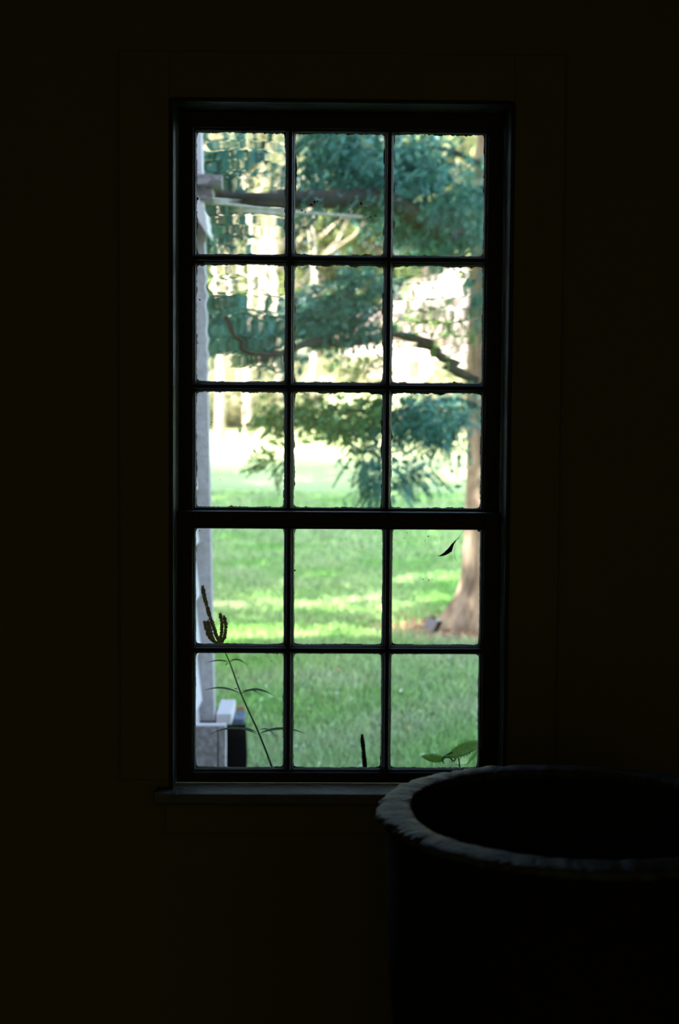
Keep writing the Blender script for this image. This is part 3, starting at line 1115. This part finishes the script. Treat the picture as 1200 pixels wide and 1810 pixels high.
# small grey floodlight on the lawn by the roots
c = at(764, 1104, 13.15)
fl = tag(empty('floodlight', (c.x, c.y, c.z)), 'small grey box-shaped floodlight tilted on the lawn beside the tree roots', 'floodlight')
fl.rotation_euler = (radians(-6), radians(24), radians(-38))
MB().box(-.060, .060, -.045, -.030, -.065, .065).build('face_plate', M['grey_box'], fl, bevel=.004)
MB().box(-.057, .062, -.030, .045, -.062, .062).build('housing', M['black'], fl, bevel=.004)
MB().box(.030, .056, -.030, -.002, .062, .085).build('knob', M['clover'], fl, bevel=.004)
MB().box(-.008, .008, -.008, .008, -.16, -.062).build('spike', M['black'], fl)

# ------------------------------------------------------------------ weeds just outside the glass
WD = 3.72


def lance(p0, p1, width, droop, m, parent, inv, name='leaf', n=9, side=Vector((0, 1, .2))):
    p0, p1 = Vector(p0), Vector(p1)
    d = p1 - p0
    s = side.normalized()
    vs, fs = [], []
    for i in range(n):
        t = i / (n - 1)
        w_ = width * (sin(pi * min(t * 1.05, 1)) ** .8) * (1 - .35 * t) + .0003
        c = p0 + d * t + Vector((0, 0, droop * 4 * t * (1 - t)))
        vs += [c - s * w_ + Vector((0, 0, w_ * .3)), c, c + s * w_ + Vector((0, 0, w_ * .3))]
    for i in range(n - 1):
        k = 3 * i
        fs += [(k, k + 1, k + 4, k + 3), (k + 1, k + 2, k + 5, k + 4)]
    mb = MB().add(vs, fs)
    o = mb.build(name, m, parent, smooth=True)
    o.matrix_parent_inverse = inv
    md = o.modifiers.new('thick', 'SOLIDIFY')
    md.thickness = .0005
    return o


def spike(pts, rad, parent, inv, seed, dens=1.0):
    rg = np.random.default_rng(seed)
    P = bez(pts, 10)
    L = sum((P[i + 1] - P[i]).length for i in range(len(P) - 1))
    mb = MB()
    mb.tube(P, .0011, 5)
    cnt = int(L / .0012 * 6 * dens)
    for _ in range(cnt):
        t = rg.random()
        q = t * (len(P) - 1)
        i = min(int(q), len(P) - 2)
        c = P[i].lerp(P[i + 1], q - i)
        a = rg.uniform(0, 2 * pi)
        env = .85 * min(1, (1 - t) * 6 + .45) * min(1, .5 + t * 5)
        rr = rad * env * rg.uniform(.4, 1.0)
        o_ = Vector((cos(a) * rr, sin(a) * rr, rg.uniform(-.001, .001)))
        s = rg.uniform(.0014, .0025)
        e = c + o_
        ax = o_.normalized() if o_.length > 0 else Vector((1, 0, 0))
        b1 = ax.cross(Vector((0, 0, 1))).normalized() * s
        b2 = Vector((0, 0, 1)) * s
        mb.add([e + ax * s * 1.6, e + b1, e + b2, e - b1, e - b2, e - ax * s], [(0, 1, 2), (0, 2, 3), (0, 3, 4), (0, 4, 1), (5, 2, 1), (5, 3, 2), (5, 4, 3), (5, 1, 4)])
    o = mb.build('flower_spike', M['plant_brown'], parent)
    o.matrix_parent_inverse = inv
    return o


g0 = at(560, 1640, WD + .05)
g0.z = GZ
weed = tag(empty('weed', g0), 'leaning weed with paired narrow leaves and dark flower spikes by the glass', 'weed')
winv = Matrix.Translation(-g0)
mb = MB()
stem = bez([g0, at(530, 1500, WD + .02), at(481, 1357, WD), at(457, 1295, WD), at(426, 1226, WD), at(404, 1166, WD), at(390, 1140, WD), at(386, 1134, WD)], 6)
nn = len(stem)
mb.tube(stem, [.0034 - .0024 * i / (nn - 1) for i in range(nn)], 8)
o = mb.build('stem', M['plant_dark'], weed, smooth=True)
o.matrix_parent_inverse = winv
for (a, b, w_, dr, dy) in (((404, 1170), (367, 1171, ), .0055, .004, .02), ((405, 1170), (437, 1176), .006, .009, -.02), ((403, 1172), (398, 1177), .005, 0, .0),
                           ((425, 1226), (361, 1220), .006, .010, .03), ((426, 1226), (484, 1230), .0085, .012, -.02), ((428, 1222), (465, 1230), .004, .008, .05),
                           ((456, 1298), (371, 1298), .0075, .016, .04), ((454, 1294), (410, 1290), .006, .006, -.04), ((458, 1297), (540, 1297), .009, .012, -.02), ((459, 1290), (488, 1303), .005, .009, .03), ((420, 1218), (414, 1217), .003, 0, 0)):
    lance(at(a[0], a[1], WD), at(b[0], b[1], WD + dy), w_, dr, M['plant_dark'], weed, winv)
for i, (pp, rd) in enumerate(([[(386, 1134), (380, 1115), (370, 1085), (362, 1058), (358, 1036)], .0048], [[(384, 1138), (372, 1128), (365, 1112), (361, 1098)], .0052], [[(382, 1138), (374, 1124), (370, 1108), (367, 1097)], .005],
                              [[(387, 1138), (391, 1122), (392, 1104), (389, 1084)], .0042], [[(388, 1138), (396, 1128), (399, 1108), (396, 1088)], .0042])):
    spike([at(x, y, WD + .01 * i) for x, y in pp], rd, weed, winv, i)

g1 = at(650, 1400, WD)
g1.z = GZ
sp2 = tag(empty('seed_head', g1), 'single dark upright seed spike above the sill, middle of window', 'weed')
i2 = Matrix.Translation(-g1)
mb = MB()
mb.tube(bez([g1, at(648, 1400, WD), at(644, 1350, WD)], 6), .0016, 6)
o = mb.build('stem', M['plant_dark'], sp2)
o.matrix_parent_inverse = i2
spike([at(645, 1362, WD), at(643, 1335, WD), at(640, 1299, WD)], .0045, sp2, i2, 9, 1.6)


def broad_leaf(p0, p1, up, width, parent, inv, teeth=9, fold=.25, m='leaf_big'):
    """serrated leaf from p0 to p1; up = direction of its blade's width"""
    p0, p1, up = Vector(p0), Vector(p1), Vector(up).normalized()
    d = p1 - p0
    nrm = d.normalized().cross(up)
    n = teeth * 2 + 1
    vs, fs = [], []
    for i in range(n):
        t = i / (n - 1)
        w_ = width * (sin(pi * t ** .8) ** .75 if 0 < t < 1 else 0.02)
        w_ *= 1.16 if i % 2 else .86
        c = p0 + d * t + nrm * (.06 * d.length * sin(pi * t))
        vs += [c - up * w_ + nrm * w_ * fold, c - up * w_ * .5 + nrm * w_ * fold * .45, c, c + up * w_ * .5 + nrm * w_ * fold * .45, c + up * w_ + nrm * w_ * fold]
    for i in range(n - 1):
        for j in range(4):
            k = 5 * i + j
            fs.append((k, k + 1, k + 6, k + 5))
    o = MB().add(vs, fs).build('leaf', M[m], parent, smooth=True)
    o.matrix_parent_inverse = inv
    md = o.modifiers.new('thick', 'SOLIDIFY')
    md.thickness = .0006
    return o


g2 = at(830, 1400, WD + .12)
g2.z = GZ
lw = tag(empty('leafy_plant', g2), 'broad-leaved green plant just above the sill behind the vat', 'plant')
i3 = Matrix.Translation(-g2)
mb = MB()
mb.tube(bez([g2, at(815, 1400, WD + .05), at(800, 1345, WD), at(784, 1338, WD)], 6), .002, 6)
mb.tube(bez([at(812, 1390, WD + .05), at(850, 1352, WD + .05), at(858, 1330, WD + .05)], 6), .002, 6)
mb.tube(bez([at(806, 1372, WD + .05), at(782, 1345, WD), at(790, 1334, WD), at(800, 1330, WD)], 6), .0016, 6)
o = mb.build('stem', M['plant_dark'], lw, smooth=True)
o.matrix_parent_inverse = i3
broad_leaf(at(786, 1341, WD), at(744, 1336, WD), (0, .45, 1), .012, lw, i3)
broad_leaf(at(790, 1336, WD), at(856, 1312, WD + .05), (.1, .5, .8), .020, lw, i3, teeth=13)
broad_leaf(at(856, 1320, WD + .05), at(826, 1349, WD), (.5, .3, .8), .022, lw, i3, teeth=10)
broad_leaf(at(858, 1330, WD + .06), at(846, 1308, WD + .1), (1, .4, .3), .016, lw, i3, teeth=8)
broad_leaf(at(800, 1350, WD), at(770, 1352, WD - .08), (.1, 1, .1), .022, lw, i3, teeth=9)
broad_leaf(at(806, 1350, WD + .05), at(830, 1345, WD + .2), (.1, 1, .25), .018, lw, i3, teeth=9)
broad_leaf(at(806, 1350, WD + .02), at(795, 1340, WD + .16), (1, .2, .3), .014, lw, i3, teeth=9)

# dead leaf caught in a thread outside the lower sash
DY = 3.352
dl = tag(empty('dead_leaf', at(800, 960, DY)), 'dark curled dead leaf hanging by a thread against the lower sash', 'leaf')
i4 = Matrix.Translation(-Vector(dl.location))
out = [(773, 982.5), (779, 981), (786, 976), (793, 969), (798, 962), (803, 957), (807, 955), (803, 961), (800, 970), (799, 975), (794, 978.5), (787, 982), (780, 983.5)]
mb = MB()
nn = len(out)
ctr = [(784, 981), (790, 977), (795, 971), (799, 964)]
vs = []
for lay, dy in ((0, 0), (1, .0009)):
    for x_, y_ in out:
        q_ = at(x_, y_, DY + dy)
        bow = .006 * sin(pi * (x_ - 773) / 34)
        vs.append((q_.x, q_.y + bow, q_.z))
mb.add(vs, [tuple(range(nn)), tuple(range(nn, 2 * nn))[::-1]] + [(i, nn + i, nn + (i + 1) % nn, (i + 1) % nn) for i in range(nn)])
o = mb.build('blade', M['dead_leaf'], dl)
o.matrix_parent_inverse = i4
mb = MB()
mb.tube(bez([at(803, 957, DY), at(811, 950, DY), at(816, 942, DY), at(822, 932, DY)], 4), [.0008] * 5 + [.0003] * 8, 5)
mb.tube(bez([at(805, 958, DY), at(803, 975, DY), at(805, 988, DY), at(808, 992, DY)], 4), .0003, 4)
o = mb.build('stalk', M['dead_leaf'], dl)
o.matrix_parent_inverse = i4

# ------------------------------------------------------------------ far house
HY = 85.0
hz = gzf(HY) - .1
p0, p1 = at(605, 600, HY), at(782, 692, HY)
house = tag(empty('farmhouse', ((p0.x + p1.x) / 2, HY, hz)), 'sunlit pinkish white clapboard house far behind the boughs', 'building')
hinv = Matrix.Translation(-Vector(house.location))


def hp(name, mb, m, par=None, **k):
    o = mb.build(name, m, par or house, **k)
    if par is None:
        o.matrix_parent_inverse = hinv
    else:
        o.matrix_parent_inverse = Matrix.Identity(4)
    return o


def clap(mb, x0, x1, y, z0, z1, e=.16):
    z = z0
    while z < z1 - .01:
        zt = min(z + e, z1)
        mb.add([(x0, y - .05, z), (x1, y - .05, z), (x1, y - .005, zt), (x0, y - .005, zt)], [(0, 1, 2, 3)])
        mb.add([(x0, y - .05, z), (x1, y - .05, z), (x1, y, z), (x0, y, z)], [(3, 2, 1, 0)])
        z = zt


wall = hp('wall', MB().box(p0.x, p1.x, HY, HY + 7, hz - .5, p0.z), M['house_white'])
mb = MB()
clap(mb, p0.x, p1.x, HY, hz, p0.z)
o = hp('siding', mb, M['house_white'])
o['kind'] = 'stuff'
# low roof over the front part
q0, q1 = at(640, 545, HY + 3), at(760, 545, HY + 3)
mb = MB()
mb.add([(p0.x - .3, HY - .3, p0.z - .05), (p1.x + .3, HY - .3, p0.z - .05), (p1.x + .3, HY + 3.5, p0.z + 1.9), (p0.x - .3, HY + 3.5, p0.z + 1.9), (p1.x + .3, HY + 7.3, p0.z - .05), (p0.x - .3, HY + 7.3, p0.z - .05)],
       [(0, 1, 2, 3), (3, 2, 4, 5), (0, 3, 5), (1, 4, 2), (5, 4, 1, 0)])
hp('roof', mb, M['roof'])
# taller block behind, right
r0, r1 = at(690, 520, HY + 7.5), at(905, 700, HY + 7.5)
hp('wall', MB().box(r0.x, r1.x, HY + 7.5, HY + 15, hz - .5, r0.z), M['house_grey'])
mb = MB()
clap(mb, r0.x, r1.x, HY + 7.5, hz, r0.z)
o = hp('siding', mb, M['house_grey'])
o['kind'] = 'stuff'
mb = MB()
xm = (r0.x + r1.x) / 2
zt = r0.z
mb.add([(r0.x, HY + 7.45, zt), (r1.x, HY + 7.45, zt), (xm, HY + 7.45, zt + 2.2), (r0.x, HY + 7.6, zt), (r1.x, HY + 7.6, zt), (xm, HY + 7.6, zt + 2.2)],
       [(0, 1, 2), (5, 4, 3), (0, 3, 4, 1), (1, 4, 5, 2), (2, 5, 3, 0)])
hp('gable', mb, M['house_white'])
mb = MB()
for s in (-1, 1):
    xa = r0.x - .4 if s < 0 else r1.x + .4
    mb.add([(xa, HY + 7.2, zt - .3), (xm, HY + 7.2, zt + 2.35), (xm, HY + 15.3, zt + 2.35), (xa, HY + 15.3, zt - .3), (xa, HY + 7.2, zt - .1), (xm, HY + 7.2, zt + 2.55), (xm, HY + 15.3, zt + 2.55), (xa, HY + 15.3, zt - .1)],
           [(0, 1, 2, 3), (7, 6, 5, 4), (0, 4, 5, 1), (1, 5, 6, 2), (2, 6, 7, 3), (3, 7, 4, 0)])
hp('roof', mb, M['roof'])
M['win_dark'] = mat('window_dark', (0.05, 0.05, 0.06), 0.2)
M['shutter'] = mat('red_shutter', (0.35, 0.12, 0.09), 0.7)
for x_ in (700, 745):
    a, b = at(x_, 640, HY), at(x_ + 20, 672, HY)
    fr = hp('window', MB().box(a.x - .06, b.x + .06, HY - .09, HY - .052, b.z - .06, a.z + .06), M['house_white'])
    MB().box(a.x, b.x, HY - .105, HY - .092, b.z, a.z).build('pane', M['win_dark'], fr).matrix_parent_inverse = fr.matrix_parent_inverse
    for (u0, u1) in ((a.x - .40, a.x - .07), (b.x + .07, b.x + .40)):
        hp('shutter', MB().box(u0, u1, HY - .10, HY - .052, b.z, a.z), M['shutter'])
for (x_, y_) in ((730, 560), (790, 560), (800, 625)):
    a, b = at(x_, y_, HY + 7.5), at(x_ + 18, y_ + 32, HY + 7.5)
    fr = hp('window', MB().box(a.x - .06, b.x + .06, HY + 7.41, HY + 7.448, b.z - .06, a.z + .06), M['house_white'])
    MB().box(a.x, b.x, HY + 7.395, HY + 7.408, b.z, a.z).build('pane', M['win_dark'], fr).matrix_parent_inverse = fr.matrix_parent_inverse

# ------------------------------------------------------------------ woods
def crown_mesh(name, seed, H, R_, nleaf, leafsize, m, lowfrac=.15):
    rg = np.random.default_rng(seed)
    nclump = 46
    cz = rg.uniform(lowfrac, 1, nclump)
    prof = np.sin(np.clip(cz, .05, .99) * pi * .92 + .15) ** .6
    ca = rg.uniform(0, 2 * pi, nclump)
    cr = R_ * prof * rg.random(nclump) ** .45
    C = np.stack([cr * np.cos(ca), cr * np.sin(ca), cz * H], -1)
    cs = rg.uniform(.5, 1.2, nclump) * R_ * .33
    k = rg.integers(0, nclump, nleaf)
    u = rg.normal(size=(nleaf, 3))
    u /= np.linalg.norm(u, axis=1, keepdims=True)
    u *= (rg.random((nleaf, 1)) ** .4)
    P = C[k] + u * cs[k][:, None] * np.array([1, 1, .7])
    V, Fc = scatter(LT, LF, P, rand_rot(rg, nleaf), leafsize * rg.uniform(.6, 1.4, nleaf))
    me = np_mesh(name, V, Fc, M[m])
    me['kind'] = 'stuff'
    return me


def trunk_mesh(H, r, m, seed, nb=9):
    rg = np.random.default_rng(seed)
    mb = MB()
    pts = [Vector((rg.normal(0, .12) * t * 2, rg.normal(0, .12) * t * 2, H * .92 * t - .3)) for t in np.linspace(0, 1, 8)]
    mb.tube(pts, [r * (1 - .8 * t) for t in np.linspace(0, 1, 8)], 9)
    for _ in range(nb):
        t = rg.uniform(.3, .9)
        z_ = H * .9 * t
        a = rg.uniform(0, 2 * pi)
        ln = H * .2 * (1.1 - t) + .6
        p_ = Vector((0, 0, z_))
        mb.tube([p_, p_ + Vector((cos(a) * ln * .6, sin(a) * ln * .6, ln * .4)), p_ + Vector((cos(a) * ln, sin(a) * ln, ln * .9))], [r * .3, r * .2, r * .08], 6)
    return mb.build('trunk', M[m], smooth=True)


def make_tree(nm, seed, H, R_, nleaf, ls, leafm, barkm, low):
    t = empty(nm)
    tr = trunk_mesh(H, .022 * H * .6, barkm, seed)
    tr.parent = t
    cr = crown_mesh('crown', seed, H, R_, nleaf, ls, leafm, low)
    cr.parent = t
    return t


def dup(root, loc, rz, s, label, group, cat):
    r_ = root.copy()
    COL.objects.link(r_)
    for ch in root.children:
        c_ = ch.copy()
        COL.objects.link(c_)
        c_.parent = r_
    return place(r_, loc, rz, s, label, group, cat)


def place(r_, loc, rz, s, label, group, cat):
    r_.location = loc
    r_.rotation_euler = (0, 0, rz)
    r_.scale = (s, s, s)
    return tag(r_, label, cat, group)


rg = np.random.default_rng(99)
protos = [make_tree('woodland_tree', 1, 16, 4.6, 6500, .36, 'leaf_a', 'birch', .12),
          make_tree('woodland_tree', 2, 18, 4.2, 5500, .36, 'leaf_b', 'birch', .25),
          make_tree('woodland_tree', 3, 13, 5.0, 6500, .34, 'leaf_a', 'bark', .05)]



def column(x_, y_):
    px_ = 600 + x_ / y_ * F
    return 'left' if px_ < 515 else ('middle' if px_ < 685 else 'right')


ORD = ['leftmost', 'second from left', 'third from left', 'fourth from left', 'fifth from left', 'sixth from left', 'seventh from left', 'eighth from left', 'ninth from left', 'tenth from left', 'eleventh from left', 'twelfth from left', 'thirteenth from left', 'fourteenth from left', 'fifteenth from left', 'sixteenth from left', 'seventeenth from left', 'eighteenth from left', 'last on the right']


def ranks(pts):
    """for every point its column of panes and its place from the left within it"""
    out = {}
    for c_ in ('left', 'middle', 'right'):
        row = sorted([p_ for p_ in pts if column(*p_) == c_], key=lambda p_: p_[0] / p_[1])
        for n_, p_ in enumerate(row):
            out[p_] = (c_, ORD[min(n_, 18)])
    return out


GRP = 'woodland trees beyond the meadow'
spots = [(-12.5, 103), (-8.2, 106), (-4.2, 102), (.5, 109), (5.2, 104), (10.5, 107), (15.0, 104), (-15.5, 110), (12.2, 66), (14.5, 82), (-10.5, 118), (3, 119), (9, 121)]
for i in range(160):
    y_ = rg.uniform(102, 128)
    x_ = rg.uniform(-.13, .13) * y_
    if len(spots) < 22 and min(math.hypot(x_ - a_, y_ - b_) for a_, b_ in spots) > 5.2:
        spots.append((x_, y_))
spots += [(26, 66), (34, 80), (22, 88), (42, 96), (33, 110)]
WR = ranks(spots)
used = [False] * 3
for i, (x_, y_) in enumerate(spots):
    k = int(rg.integers(0, 3))
    loc = (x_, y_, gzf(y_))
    rz, s = rg.uniform(0, 6.3), rg.uniform(1.2, 1.5)
    if not used[k]:
        place(protos[k], loc, rz, s, '%s woodland tree beyond the farmhouse, %s in the %s column of panes' % (('sunlit green', 'creamy pale', 'dark-stemmed green')[k], WR[(x_, y_)][1], WR[(x_, y_)][0]), GRP, 'tree')
        used[k] = True
    else:
        dup(protos[k], loc, rz, s, '%s woodland tree beyond the farmhouse, %s in the %s column of panes' % (('sunlit green', 'creamy pale', 'dark-stemmed green')[k], WR[(x_, y_)][1], WR[(x_, y_)][0]), GRP, 'tree')
# slender trees at the meadow edge, then unseen trees added for their shade
bp = make_tree('birch_tree', 15, 15, 1.6, 1500, .26, 'leaf_b', 'birch', .62)
for i, (px_, y_) in enumerate(((389, 50), (412, 57), (438, 53), (462, 60), (492, 55), (556, 66))):
    q_ = at(px_, 700, y_)
    loc = (q_.x, y_, gzf(y_) - .1)
    lab = ('slender pale-barked tree at the meadow edge, %s' % ('leftmost of the six, next to the white wing', 'second of six from the white wing', 'third of six from the white wing', 'fourth of six from the white wing', 'fifth of six, next to the left muntin', 'standing alone beyond the middle panes')[i])
    grp = 'slender pale-barked trees'
    if i == 0:
        place(bp, loc, 0, 1, lab, grp, 'tree')
    else:
        dup(bp, loc, i * 1.7, .85 + .06 * i, lab, grp, 'tree')
slim = make_tree('slim_tree', 18, 12, 2.3, 5200, .30, 'leaf_a', 'bark', .55)  # unseen tree, added to keep the sun off the conifer trunk
place(slim, (-5.2, 9.8, -.3), 0, 1, 'slim dense tree at the corner of the wing shading the conifer trunk', None, 'tree')
shade = make_tree('shade_tree', 8, 12, 4.2, 7000, .34, 'leaf_a', 'bark', .35)  # unseen trees, added to throw dappled shade over the lawn
SG = 'shade trees behind the wing'
SLS = ['broad leafy shade tree behind the white wing, ' + q for q in ('closest to the building', 'second from the building', 'third from the building', 'fourth from the building', 'furthest from the building')]
for i, (x_, y_) in enumerate(((-9.8, 11.8), (-8.0, 15.8), (-10.5, 20.0), (-7.5, 25.0), (-11, 30))):
    loc = (x_, y_, gzf(y_))
    if i == 0:
        place(shade, loc, 0, 1, SLS[i], SG, 'tree')
    else:
        dup(shade, loc, i * 1.3, 1 + .04 * i, SLS[i], SG, 'tree')
# shrubs along the far edge of the meadow
sh = empty('shrub')
c_ = crown_mesh('foliage', 30, 2.2, 1.7, 2600, .16, 'leaf_b', .1)
c_.parent = sh
stm = MB()
for k in range(6):
    a = k * 1.05
    stm.tube([(0, 0, -.1), (.3 * cos(a), .3 * sin(a), .8), (.7 * cos(a), .7 * sin(a), 1.7)], [.04, .03, .015], 6)
o = stm.build('stem', M['bark'], None, smooth=True)
o.parent = sh


HG = 'shrubs at the meadow edge'
hs = []
for i in range(22):
    y_ = rg.uniform(54, 66)
    x_ = (-.125 + .25 * i / 21) * y_ + rg.normal(0, .3)
    if -.005 * y_ < x_ < .075 * y_:
        y_ = 82
        if i % 3:
            continue
    hs.append((x_, y_))
HR = ranks([p_ for p_ in hs if p_[1] < 80])
HF = sorted([p_ for p_ in hs if p_[1] > 80], key=lambda p_: p_[0])
for i, (x_, y_) in enumerate(hs):
    if y_ > 80:
        lab = 'pale bushy shrub before the far farmhouse wall, %s' % ORD[HF.index((x_, y_))]
    else:
        lab = 'pale bushy shrub at the far meadow edge, %s in the %s column' % (HR[(x_, y_)][1], HR[(x_, y_)][0])
    loc = (x_, y_, gzf(y_))
    if i == 0:
        place(sh, loc, 0, 1, lab, HG, 'shrub')
    else:
        dup(sh, loc, i, rg.uniform(.7, 1.3), lab, HG, 'shrub')
